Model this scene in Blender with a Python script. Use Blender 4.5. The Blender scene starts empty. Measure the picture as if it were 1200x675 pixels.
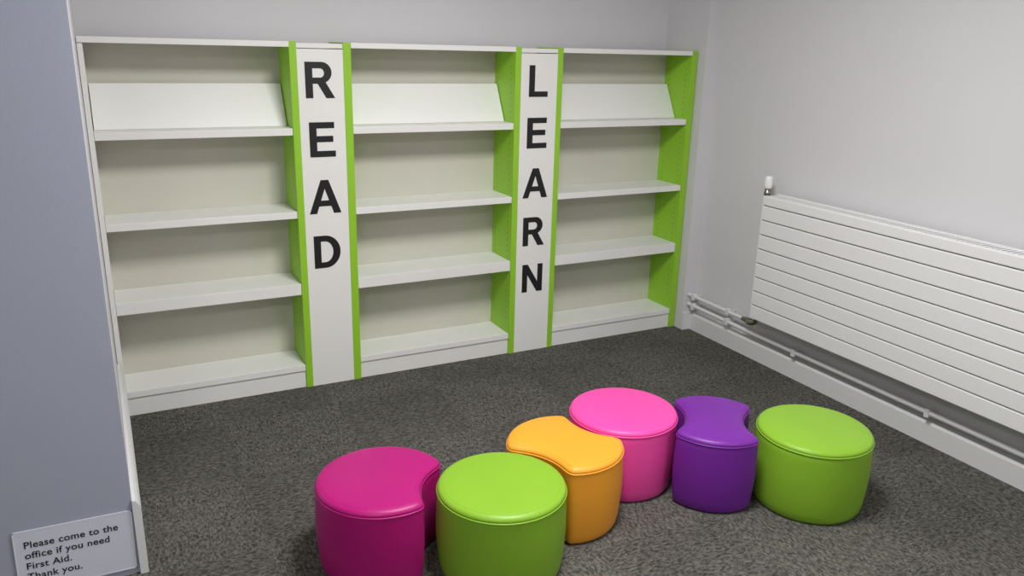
import bpy, bmesh, math
from mathutils import Vector, Matrix
from math import sin, cos, pi, radians

C = bpy.context.scene.collection
sc = bpy.context.scene
sc.view_settings.view_transform = 'Standard'
sc.view_settings.look = 'None'

# ------------------------------------------------------------------ materials
def srgb(r, g, b):
    f = lambda c: (c/255/12.92) if c/255 <= .04045 else ((c/255+.055)/1.055)**2.4
    return (f(r), f(g), f(b), 1)

def mat(name, col, rough=.5, var=.0, vscale=3, bump=0, bscale=60, metal=0, spec=.5, bdist=.002):
    m = bpy.data.materials.new(name); m.use_nodes = True
    nt = m.node_tree; b = nt.nodes['Principled BSDF']
    b.inputs['Roughness'].default_value = rough
    b.inputs['Metallic'].default_value = metal
    b.inputs['Specular IOR Level'].default_value = spec
    tc = nt.nodes.new('ShaderNodeTexCoord')
    if var > 0:
        n = nt.nodes.new('ShaderNodeTexNoise'); n.inputs['Scale'].default_value = vscale
        n.inputs['Detail'].default_value = 4
        nt.links.new(tc.outputs['Object'], n.inputs['Vector'])
        r = nt.nodes.new('ShaderNodeValToRGB')
        r.color_ramp.elements[0].position = .3; r.color_ramp.elements[1].position = .7
        r.color_ramp.elements[0].color = tuple(c*(1-var) for c in col[:3])+(1,)
        r.color_ramp.elements[1].color = tuple(min(1, c*(1+var)) for c in col[:3])+(1,)
        nt.links.new(n.outputs['Fac'], r.inputs['Fac'])
        nt.links.new(r.outputs['Color'], b.inputs['Base Color'])
    else:
        b.inputs['Base Color'].default_value = col
    if bump > 0:
        n2 = nt.nodes.new('ShaderNodeTexNoise'); n2.inputs['Scale'].default_value = bscale
        n2.inputs['Detail'].default_value = 5
        nt.links.new(tc.outputs['Object'], n2.inputs['Vector'])
        bp = nt.nodes.new('ShaderNodeBump'); bp.inputs['Strength'].default_value = bump
        bp.inputs['Distance'].default_value = bdist
        nt.links.new(n2.outputs['Fac'], bp.inputs['Height'])
        nt.links.new(bp.outputs['Normal'], b.inputs['Normal'])
    return m

M_wall = mat('wall_paint', srgb(218, 217, 220), .6, .012, 2, .15, 120)
M_wallL = mat('wall_shade_bluegrey', srgb(165, 170, 186), .7, .02, 2, .15, 120)  # shade on the left front wall face, painted in as darker blue-grey
M_ceil = mat('ceiling_paint', srgb(235, 235, 235), .9)
M_trim = mat('trim_gloss', srgb(226, 226, 227), .4)
M_white = mat('white_melamine', srgb(240, 240, 237), .45, .01, 4)
M_back = mat('shelf_back_panel', srgb(206, 204, 192), .6, .02, 3)
M_green = mat('lime_edging', srgb(150, 206, 48), .45, .02, 6)
M_hole = mat('pin_hole_dark', srgb(60, 80, 25), .8)
M_black = mat('black_vinyl', srgb(22, 22, 24), .5)
M_rad = mat('radiator_enamel', srgb(236, 236, 236), .35)
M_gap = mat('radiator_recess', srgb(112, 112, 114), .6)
M_chrome = mat('chrome', srgb(150, 146, 138), .3, metal=1)
M_plastic = mat('valve_plastic', srgb(238, 238, 236), .4)
M_paper = mat('sign_paper', srgb(216, 219, 232), .35, .01, 8)
M_ink = mat('sign_ink', srgb(30, 30, 36), .6)
def vinyl(n, c): return mat(n, c, .42, .03, 5, .25, 14, spec=.45, bdist=.004)
V_mag = vinyl('vinyl_magenta', srgb(182, 10, 118))
V_green = vinyl('vinyl_lime', srgb(138, 186, 46))
V_org = vinyl('vinyl_orange', srgb(255, 170, 50))
V_pink = vinyl('vinyl_pink', srgb(250, 80, 172))
V_pur = vinyl('vinyl_purple', srgb(120, 38, 158))

def carpet():
    m = bpy.data.materials.new('carpet_tiles'); m.use_nodes = True
    nt = m.node_tree; N = nt.nodes; L = nt.links; b = N['Principled BSDF']
    b.inputs['Roughness'].default_value = .95; b.inputs['Specular IOR Level'].default_value = .1
    tc = N.new('ShaderNodeTexCoord')
    def noise(sx, sy, scale, det=3, rough=.6):
        mp = N.new('ShaderNodeMapping'); mp.inputs['Scale'].default_value = (sx, sy, 1)
        L.new(tc.outputs['Object'], mp.inputs['Vector'])
        n = N.new('ShaderNodeTexNoise'); n.inputs['Scale'].default_value = scale
        n.inputs['Detail'].default_value = det; n.inputs['Roughness'].default_value = rough
        n.inputs['Distortion'].default_value = .8
        L.new(mp.outputs[0], n.inputs['Vector']); return n
    a = noise(1, 2.1, 56); c = noise(2.1, 1, 56)
    ch = N.new('ShaderNodeTexChecker'); ch.inputs['Scale'].default_value = 2.0
    ch.inputs['Color1'].default_value = (1, 1, 1, 1); ch.inputs['Color2'].default_value = (0, 0, 0, 1)
    mpc = N.new('ShaderNodeMapping'); mpc.inputs['Location'].default_value = (.13, .07, .25)
    L.new(tc.outputs['Object'], mpc.inputs['Vector']); L.new(mpc.outputs[0], ch.inputs['Vector'])
    mx = N.new('ShaderNodeMix'); mx.data_type = 'FLOAT'
    L.new(ch.outputs['Fac'], mx.inputs[0]); L.new(a.outputs['Fac'], mx.inputs[2]); L.new(c.outputs['Fac'], mx.inputs[3])
    r = N.new('ShaderNodeValToRGB'); e = r.color_ramp.elements
    e[0].position = .38; e[0].color = srgb(62, 61, 58); e[1].position = .64; e[1].color = srgb(116, 114, 107)
    L.new(mx.outputs[0], r.inputs['Fac'])
    big = noise(1, 1, 1.6, 2)
    mul = N.new('ShaderNodeMix'); mul.data_type = 'RGBA'; mul.blend_type = 'MULTIPLY'; mul.inputs[0].default_value = 1
    r2 = N.new('ShaderNodeValToRGB'); r2.color_ramp.elements[0].position = .3; r2.color_ramp.elements[0].color = (.74, .74, .74, 1)
    r2.color_ramp.elements[1].position = .8; r2.color_ramp.elements[1].color = (1, 1, 1, 1)
    ad = N.new('ShaderNodeMath'); ad.operation = 'MULTIPLY_ADD'; ad.inputs[1].default_value = .20
    L.new(ch.outputs['Fac'], ad.inputs[0]); L.new(big.outputs['Fac'], ad.inputs[2])
    L.new(ad.outputs[0], r2.inputs['Fac'])
    L.new(r.outputs['Color'], mul.inputs[6]); L.new(r2.outputs['Color'], mul.inputs[7])
    L.new(mul.outputs[2], b.inputs['Base Color'])
    bp = N.new('ShaderNodeBump'); bp.inputs['Strength'].default_value = .3; bp.inputs['Distance'].default_value = .003
    L.new(mx.outputs[0], bp.inputs['Height']); L.new(bp.outputs['Normal'], b.inputs['Normal'])
    return m
M_carpet = carpet()

# ------------------------------------------------------------------ helpers
def link(o, parent=None):
    C.objects.link(o)
    if parent: o.parent = parent
    return o
def empty(name, loc=(0, 0, 0)):
    e = bpy.data.objects.new(name, None); e.empty_display_size = .1; C.objects.link(e); e.location = loc; return e
def box(name, x0, x1, y0, y1, z0, z1, m, parent=None, bev=0.0):
    me = bpy.data.meshes.new(name); bm = bmesh.new()
    bmesh.ops.create_cube(bm, size=1)
    for v in bm.verts:
        v.co = Vector((x0+(v.co.x+.5)*(x1-x0), y0+(v.co.y+.5)*(y1-y0), z0+(v.co.z+.5)*(z1-z0)))
    if bev: bmesh.ops.bevel(bm, geom=bm.edges[:], offset=bev, segments=2, affect='EDGES', profile=.5)
    bm.to_mesh(me); bm.free(); me.materials.append(m)
    return link(bpy.data.objects.new(name, me), parent)
def boxes(name, lst, m, parent=None):
    me = bpy.data.meshes.new(name); bm = bmesh.new()
    for x0, x1, y0, y1, z0, z1 in lst:
        r = bmesh.ops.create_cube(bm, size=1)
        for v in r['verts']:
            v.co = Vector((x0+(v.co.x+.5)*(x1-x0), y0+(v.co.y+.5)*(y1-y0), z0+(v.co.z+.5)*(z1-z0)))
    bm.to_mesh(me); bm.free(); me.materials.append(m)
    return link(bpy.data.objects.new(name, me), parent)
def prism(name, pts, x0, x1, m, parent=None, ax='X'):
    me = bpy.data.meshes.new(name); bm = bmesh.new()
    P = (lambda t, p, q: (t, p, q)) if ax == 'X' else (lambda t, p, q: (p, t, q))
    a = [bm.verts.new(P(x0, y, z)) for y, z in pts]; b = [bm.verts.new(P(x1, y, z)) for y, z in pts]
    n = len(pts); bm.faces.new(a); bm.faces.new(b[::-1])
    for i in range(n): bm.faces.new((a[i], b[i], b[(i+1) % n], a[(i+1) % n]))
    bmesh.ops.recalc_face_normals(bm, faces=bm.faces[:])
    bm.to_mesh(me); bm.free(); me.materials.append(m)
    return link(bpy.data.objects.new(name, me), parent)
def tube(name, pts, r, m, parent=None, res=6, cyclic=False):
    cu = bpy.data.curves.new(name, 'CURVE'); cu.dimensions = '3D'; cu.bevel_depth = r; cu.bevel_resolution = res
    s = cu.splines.new('POLY'); s.points.add(len(pts)-1)
    for p, q in zip(s.points, pts): p.co = (*q, 1)
    s.use_cyclic_u = cyclic; cu.use_fill_caps = True
    cu.materials.append(m)
    tmp = bpy.data.objects.new(name+'_tmp', cu)
    C.objects.link(tmp)
    dg = bpy.context.evaluated_depsgraph_get()
    me = bpy.data.meshes.new_from_object(tmp.evaluated_get(dg))
    bpy.data.objects.remove(tmp)
    for p in me.polygons: p.use_smooth = True
    me.name = name
    return link(bpy.data.objects.new(name, me), parent)
def lathe(name, prof, loc, m, parent=None, seg=24, axis='Z'):
    me = bpy.data.meshes.new(name); bm = bmesh.new(); rings = []
    for r, z in prof:
        rings.append([bm.verts.new((r*cos(2*pi*i/seg), r*sin(2*pi*i/seg), z)) for i in range(seg)])
    for a, b in zip(rings, rings[1:]):
        for i in range(seg): bm.faces.new((a[i], a[(i+1) % seg], b[(i+1) % seg], b[i]))
    bm.faces.new(rings[0][::-1]); bm.faces.new(rings[-1])
    if axis == 'Y': bmesh.ops.rotate(bm, verts=bm.verts[:], matrix=Matrix.Rotation(radians(90), 3, 'X'))
    bmesh.ops.translate(bm, verts=bm.verts[:], vec=loc)
    bmesh.ops.recalc_face_normals(bm, faces=bm.faces[:])
    bm.to_mesh(me); bm.free(); me.materials.append(m)
    for p in me.polygons: p.use_smooth = len(p.vertices) == 4
    return link(bpy.data.objects.new(name, me), parent)

# ------------------------------------------------------------------ room shell
ZC = 2.60; XL = -2.6; YB = -2.8; R = 3.165; YA = 3.98
box('floor', XL-.1, R+.1, YB-.1, YA+.1, -.1, 0, M_carpet)
box('ceiling', XL-.1, R+.1, YB-.1, YA+.1, ZC, ZC+.1, M_ceil)
box('wall_back', -.1, R+.1, YA, YA+.1, 0, ZC, M_wall)
box('wall_right', R, R+.1, YB, YA, 0, ZC, M_wall)
box('wall_alcove_right', 3.073, R, 3.61, YA, 0, ZC, M_wall)
box('wall_alcove_left', -.2, -.028, 2.475, YA, 0, ZC, M_wall)
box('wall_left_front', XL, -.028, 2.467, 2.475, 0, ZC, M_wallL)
box('wall_left', XL-.1, XL, YB, 2.475, 0, ZC, M_wall)
box('wall_rear', XL, R, YB-.1, YB, 0, ZC, M_wall)
prism('baseboard_left', [(-.028, 0), (-.004, 0), (-.004, .235), (-.010, .25), (-.018, .262), (-.028, .265)], 2.455, 3.66, M_trim, ax='Y')
prism('baseboard_right', [(R, 0), (R-.038, 0), (R-.038, .092), (R-.032, .104), (R, .108)], YB, 3.61, M_trim, ax='Y')
box('baseboard_alcove', 3.073, R-.038, 3.598, 3.61, 0, .108, M_trim)

# ------------------------------------------------------------------ shelving
S = empty('bookcase', (1.53, 3.8, 0))
Mi = Matrix.Translation((-1.53, -3.8, 0))
def sb(*a, **k):
    ob = box(*a, S, **k); ob.data.transform(Mi); return ob
YF = 3.678; YK = 3.915
H = 1.641
sb('end_panel_white', -.026, -.006, YF, YK, 0, H-.026, M_white)
boards = [(.7935, .8255), (1.0343, 1.0704), (1.9131, 1.9461), (2.1599, 2.1899), (3.0304, 3.0685)]
for i, (a, b) in enumerate(boards):
    sb('divider_%d' % (i+1), a, b, YF-.004, YK, 0, H, M_green, bev=.0015)
bays = [(-.006, .7935), (1.0704, 1.9131), (2.1899, 3.0304)]
zs = [('display_shelf', 1.266, .032), ('shelf_upper', .884, .032), ('shelf_lower', .534, .054), ('shelf_base', .118, .03)]
for i, (a, b) in enumerate(bays):
    sb('back_%d' % (i+1), a, b, YK-.008, YK, 0, H-.02, M_back)
    sb('top_%d' % (i+1), a-(.02 if i == 0 else 0), b, YF-.006, YK, H-.024, H, M_white, bev=.0015)
    for n, z, t in zs:
        sb('%s_%d' % (n, i+1), a+.001, b-.001, YF, YK-.009, z-t, z, M_white, bev=.0015)
    sb('plinth_%d' % (i+1), a+.001, b-.001, YF+.008, YF+.026, 0, .088, M_white)
    o = prism('slanted_display_%d' % (i+1), [(3.782, 1.267), (3.796, 1.267), (3.892, 1.448), (3.878, 1.452)], a+.004, b-.004, M_white, S); o.data.transform(Mi)
    me = bpy.data.meshes.new('pin_holes'); bm = bmesh.new()
    for y in (YF+.04, YK-.05):
        z = .2
        while z < 1.56:
            vs = [bm.verts.new((b-.0006, y+.003*cos(k*pi/4), z+.003*sin(k*pi/4))) for k in range(8)]
            bm.faces.new(vs[::-1]); z += .032
    bm.to_mesh(me); bm.free(); me.materials.append(M_hole); me.transform(Mi)
    link(bpy.data.objects.new('pin_holes_%d' % (i+1), me), S)
for nm, a, b in (('read_panel', .8255, 1.0343), ('learn_panel', 1.9461, 2.1599)):
    sb(nm, a, b, YF, YF+.018, 0, H-.03, M_white)
    sb(nm+'_cap', a, b, YF+.002, YK, H-.026, H-.006, M_white)
    sb(nm+'_back', a, b, YK-.008, YK, 0, H-.03, M_back)

def arc(cx, cy, rx, ry, a0, a1, n=16):
    return [(cx+rx*cos(radians(a0+(a1-a0)*i/n)), cy+ry*sin(radians(a0+(a1-a0)*i/n))) for i in range(n+1)]
G = {
 'R': [[(0, 0), (0, 1)]+arc(.47, .71, .29, .29, 90, -68)+[(.84, 0), (.585, 0), (.35, .40), (.21, .40), (.21, 0)],
       [(.21, .825), (.21, .57)]+arc(.43, .6975, .115, .1275, -90, 90)],
 'D': [[(0, 0), (0, 1)]+arc(.34, .5, .46, .5, 90, -90, 28), [(.21, .175)]+arc(.33, .5, .25, .325, -90, 90, 24)+[(.21, .825)]],
 'E': [[(0, 0), (0, 1), (.73, 1), (.73, .825), (.21, .825), (.21, .605), (.69, .605), (.69, .43), (.21, .43), (.21, .175), (.75, .175), (.75, 0)]],
 'A': [[(0, 0), (.36, 1), (.59, 1), (.95, 0), (.725, 0), (.65, .22), (.29, .22), (.215, 0)], [(.35, .39), (.59, .39), (.47, .745)]],
 'L': [[(0, 0), (0, 1), (.21, 1), (.21, .175), (.70, .175), (.70, 0)]],
 'N': [[(0, 0), (0, 1), (.21, 1), (.60, .36), (.60, 1), (.80, 1), (.80, 0), (.585, 0), (.20, .625), (.20, 0)]],
}
def letter(ch, cx, z0, hgt, idx):
    cu = bpy.data.curves.new('letter', 'CURVE'); cu.dimensions = '2D'; cu.fill_mode = 'BOTH'; cu.extrude = .0008
    w = max(p[0] for p in G[ch][0])
    for loop in G[ch]:
        s = cu.splines.new('POLY'); s.points.add(len(loop)-1)
        for p, q in zip(s.points, loop): p.co = ((q[0]-w/2)*hgt, q[1]*hgt, 0, 1)
        s.use_cyclic_u = True
    cu.materials.append(M_black)
    t = bpy.data.objects.new('t', cu); C.objects.link(t)
    me = bpy.data.meshes.new_from_object(t.evaluated_get(bpy.context.evaluated_depsgraph_get()))
    bpy.data.objects.remove(t)
    me.transform(Matrix.Translation((cx, YF-.001, z0)) @ Matrix.Rotation(radians(90), 4, 'X')); me.transform(Mi)
    link(bpy.data.objects.new('letter_%s_%d' % (ch.lower(), idx), me), S)
for i, ch in enumerate('READ'): letter(ch, .925, 1.398-.265*i, .158, 1)
for i, ch in enumerate('LEARN'): letter(ch, 2.050, 1.397-.2625*i, .157, 2)

# ------------------------------------------------------------------ radiator
RY0, RY1 = 1.12, 2.99; RX = 3.006
RO = empty('radiator', (3.05, 2.05, .282))
Mr = Matrix.Translation((-3.05, -2.05, -.282))
def rb(o): o.parent = RO; o.data.transform(Mr); return o
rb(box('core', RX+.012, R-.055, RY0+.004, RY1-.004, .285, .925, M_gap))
p = .0765
for i in range(8):
    z = .282+i*p
    rb(box('slat_%d' % (i+1), RX, RX+.02, RY0, RY1, z+.0024, z+p-.0024, M_rad, bev=.004))
rb(box('slat_9', RX, RX+.02, RY0, RY1, .8965, .944, M_rad, bev=.004))
rb(box('end_cap_far', RX+.004, R-.05, RY1-.004, RY1+.004, .29, .94, M_rad))
rb(box('end_cap_near', RX+.004, R-.05, RY0-.004, RY0+.004, .29, .94, M_rad))
rb(box('top_frame', RX+.02, RX+.03, RY0, RY1, .925, .943, M_rad))
rb(box('top_back', R-.06, R-.048, RY0, RY1, .9, .946, M_rad))
n = 90
rb(boxes('grille', [(RX+.02, R-.055, RY0+(i+.5)*(RY1-RY0)/n-.006, RY0+(i+.5)*(RY1-RY0)/n+.006, .934, .942) for i in range(n)], M_rad))
for y in (1.5, 2.6):
    rb(box('bracket', R-.05, R-.001, y-.02, y+.02, .4, .85, M_rad))
vy = 3.035; vx = 3.075
rb(lathe('valve_head', [(.016, .968), (.021, .975), (.022, .985), (.021, 1.018), (.018, 1.030), (.012, 1.034)], (vx, vy, 0), M_plastic))
rb(lathe('valve_body', [(.012, .868), (.015, .873), (.015, .90), (.012, .912), (.012, .930), (.017, .935), (.017, .952), (.013, .956), (.015, .968)], (vx, vy, 0), M_chrome))
rb(tube('valve_tail', [(vx, vy+.005, .885), (vx, RY1, .885)], .010, M_chrome))

# heating pipes
PO = empty('heating_pipes', (3.1, 3.3, .15)); Mp = Matrix.Translation((-3.1, -3.3, -.15))
def pb(o): o.parent = PO; o.data.transform(Mp); return o
px_ = R-.055
pb(tube('pipe_flow', [(px_, 3.606, .222), (px_, 3.13, .216)], .0115, M_trim))
pb(tube('pipe_return', [(px_, 3.606, .163), (px_, 3.0, .154), (px_, -1.5, .150)], .0115, M_trim))
pb(tube('lower_valve', [(px_, 3.14, .216), (px_-.004, 3.10, .217), (vx, 3.06, .222), (vx, 3.03, .228), (vx, 3.01, .24), (vx, 3.005, .279)], .0135, M_chrome))
pb(lathe('lockshield', [(.013, -.028), (.017, -.022), (.017, .010), (.014, .014), (.014, .026)], (px_-.006, 3.085, .22), M_chrome, axis='Y'))
for y, both in ((3.56, 1), (3.26, 1), (2.75, 0), (1.974, 0), (1.50, 0), (.6, 0)):
    for z in ([.219, .158] if both else [.152]):
        pb(box('clip', px_-.015, px_+.015, y-.012, y+.012, z-.020, z+.020, M_trim, bev=.004))
        pb(box('clip_stem', px_+.01, R-.001, y-.006, y+.006, z-.006, z+.006, M_trim))

# ------------------------------------------------------------------ stools
ST_R = .213
def outline(bites, n=180, r=ST_R):
    pts = []
    for i in range(n):
        a = 2*pi*i/n; d = Vector((cos(a), sin(a)))
        t = r
        for (bx, by, br) in bites:
            c = Vector((bx, by)); bq = d.dot(c); disc = bq*bq-(c.length_squared-br*br)
            if disc > 0 and bq > 0:
                t = min(t, bq-math.sqrt(disc))
        pts.append(d*t)
    if bites:
        for _ in range(7):
            pts = [(pts[i-1]+pts[i]*2+pts[(i+1) % n])/4 for i in range(n)]
    return pts
def stool(name, cx, cy, bites, m, r=ST_R):
    pts = outline(bites, r=r); n = len(pts)
    nor = []
    for i in range(n):
        t = pts[(i+1) % n]-pts[i-1]; nor.append(Vector((t.y, -t.x)).normalized())
    e = empty(name, (cx, cy, 0))
    me = bpy.data.meshes.new('cushion_body'); bm = bmesh.new(); rings = []
    def ring(inset, z, sc=1.0):
        rings.append([bm.verts.new(((p.x-q.x*inset)*sc, (p.y-q.y*inset)*sc, z)) for p, q in zip(pts, nor)])
    for ins, z in [(.026, .0), (.018, .004), (.012, .014), (.007, .04), (.003, .09), (.000, .15), (.001, .21), (.003, .25), (.0035, .272), (.006, .2795),
                   (.0062, .2805), (.004, .284), (.005, .290), (.009, .2955), (.015, .2995)]:
        ring(ins, z)
    for s, z in [(.96, .3015), (.90, .3035), (.80, .305), (.6, .3065), (.4, .307), (.2, .3072), (.05, .3072)]:
        ring(.015, z, s)
    for a, b in zip(rings, rings[1:]):
        for i in range(n): bm.faces.new((a[i], a[(i+1) % n], b[(i+1) % n], b[i]))
    bm.faces.new(rings[0][::-1]); bm.faces.new(rings[-1])
    bmesh.ops.recalc_face_normals(bm, faces=bm.faces[:])
    bm.to_mesh(me); bm.free(); me.materials.append(m)
    for p in me.polygons: p.use_smooth = True
    link(bpy.data.objects.new('cushion_body', me), e)
    tube('piping', [(p.x-q.x*.0045, p.y-q.y*.0045, .2800) for p, q in zip(pts, nor)], .0034, m, e, 3, True)
    tube('top_seam', [((p.x-q.x*.015)*.955, (p.y-q.y*.015)*.955, .3012) for p, q in zip(pts, nor)], .0012, m, e, 2, True)
    return e
def toward(dx, dy, d, br=ST_R+.002):
    v = Vector((dx, dy)).normalized()*d; return (v.x, v.y, br)
stool('crescent_stool', .703, 2.215, [toward(.352, -.235, .350)], V_mag, .218)
stool('round_stool', 1.040, 2.020, [], V_green)
stool('hourglass_stool', 1.373, 2.180, [toward(-.331, -.16, .345), toward(.342, .13, .345)], V_org)
stool('round_stool', 1.718, 2.312, [], V_pink)
stool('hourglass_stool', 1.995, 2.100, [toward(-.8, .6, .328), toward(.8, -.6, .328)], V_pur)
stool('round_stool', 2.290, 1.880, [], V_green)

# ------------------------------------------------------------------ notice
NO = empty('first_aid_notice', (-.19, 2.463, .13))
box('paper_sheet', -.165, .156, -.0005, .0015, -.105, .104, M_paper, NO)
sl = mat('laminate_edge', srgb(232, 234, 242), .2)
for nm, q in (('edge_top', (-.165, .156, .100, .104)), ('edge_right', (.152, .156, -.105, .104)), ('edge_left', (-.165, -.161, -.105, .104)), ('edge_bottom', (-.165, .156, -.105, -.101))):
    box(nm, q[0], q[1], -.0009, -.0004, q[2], q[3], sl, NO)
for i, ln in enumerate(['Please come to the', 'office if you need', 'First Aid.', 'Thank you.']):
    t = bpy.data.curves.new('line', 'FONT'); t.body = ln; t.size = .031; t.extrude = .0002; t.offset = .0004; t.space_character = 1.05
    t.materials.append(M_ink)
    o = bpy.data.objects.new('t', t); C.objects.link(o)
    me = bpy.data.meshes.new_from_object(o.evaluated_get(bpy.context.evaluated_depsgraph_get())); bpy.data.objects.remove(o)
    o = link(bpy.data.objects.new('text_line_%d' % (i+1), me), NO)
    o.rotation_euler = (radians(90), 0, 0); o.location = (-.140, -.0012, .045-.036*i)
NO.rotation_euler = (0, radians(1.2), 0)

# ------------------------------------------------------------------ lights
M_em = bpy.data.materials.new('light_diffuser'); M_em.use_nodes = True
bb = M_em.node_tree.nodes['Principled BSDF']; bb.inputs['Emission Color'].default_value = (1, .99, .96, 1); bb.inputs['Emission Strength'].default_value = 3
def panel(x, y, w, d, power, on=True):
    e = empty('ceiling_light', (x, y, ZC))
    box('frame', -w/2-.02, w/2+.02, -d/2-.02, d/2+.02, -.02, -.002, M_trim, e)
    box('diffuser', -w/2, w/2, -d/2, d/2, -.024, -.0195, M_em, e)
    l = bpy.data.lights.new('lamp', 'AREA'); l.shape = 'RECTANGLE'; l.size = w; l.size_y = d; l.energy = power; l.color = (1, .99, .98)
    o = bpy.data.objects.new('lamp', l); C.objects.link(o); o.parent = e; o.location = (0, 0, -.03)
panel(1.25, 1.75, .6, .6, 58)
panel(2.2, -.6, .6, .6, 16)
panel(-.8, -.4, .6, .6, 30)
w = bpy.data.worlds.new('world'); sc.world = w; w.use_nodes = True
w.node_tree.nodes['Background'].inputs[0].default_value = (.6, .65, .75, 1); w.node_tree.nodes['Background'].inputs[1].default_value = .2

# ------------------------------------------------------------------ camera
f, yaw, pitch, roll = 932.4659, .4826, .2965, -.0260
fw = Vector((sin(yaw)*cos(pitch), cos(yaw)*cos(pitch), -sin(pitch)))
rt = Vector((cos(yaw), -sin(yaw), 0)); dn = fw.cross(rt)
r_ = rt*cos(roll)+dn*sin(roll); d_ = -rt*sin(roll)+dn*cos(roll)
cd = bpy.data.cameras.new('camera'); cd.sensor_width = 36; cd.lens = f*36/1200; cd.clip_start = .05
co = bpy.data.objects.new('camera', cd); C.objects.link(co)
mt = Matrix((r_, -d_, -fw)).transposed().to_4x4(); mt.translation = Vector((0, 0, 1.65))
co.matrix_world = mt
sc.camera = co
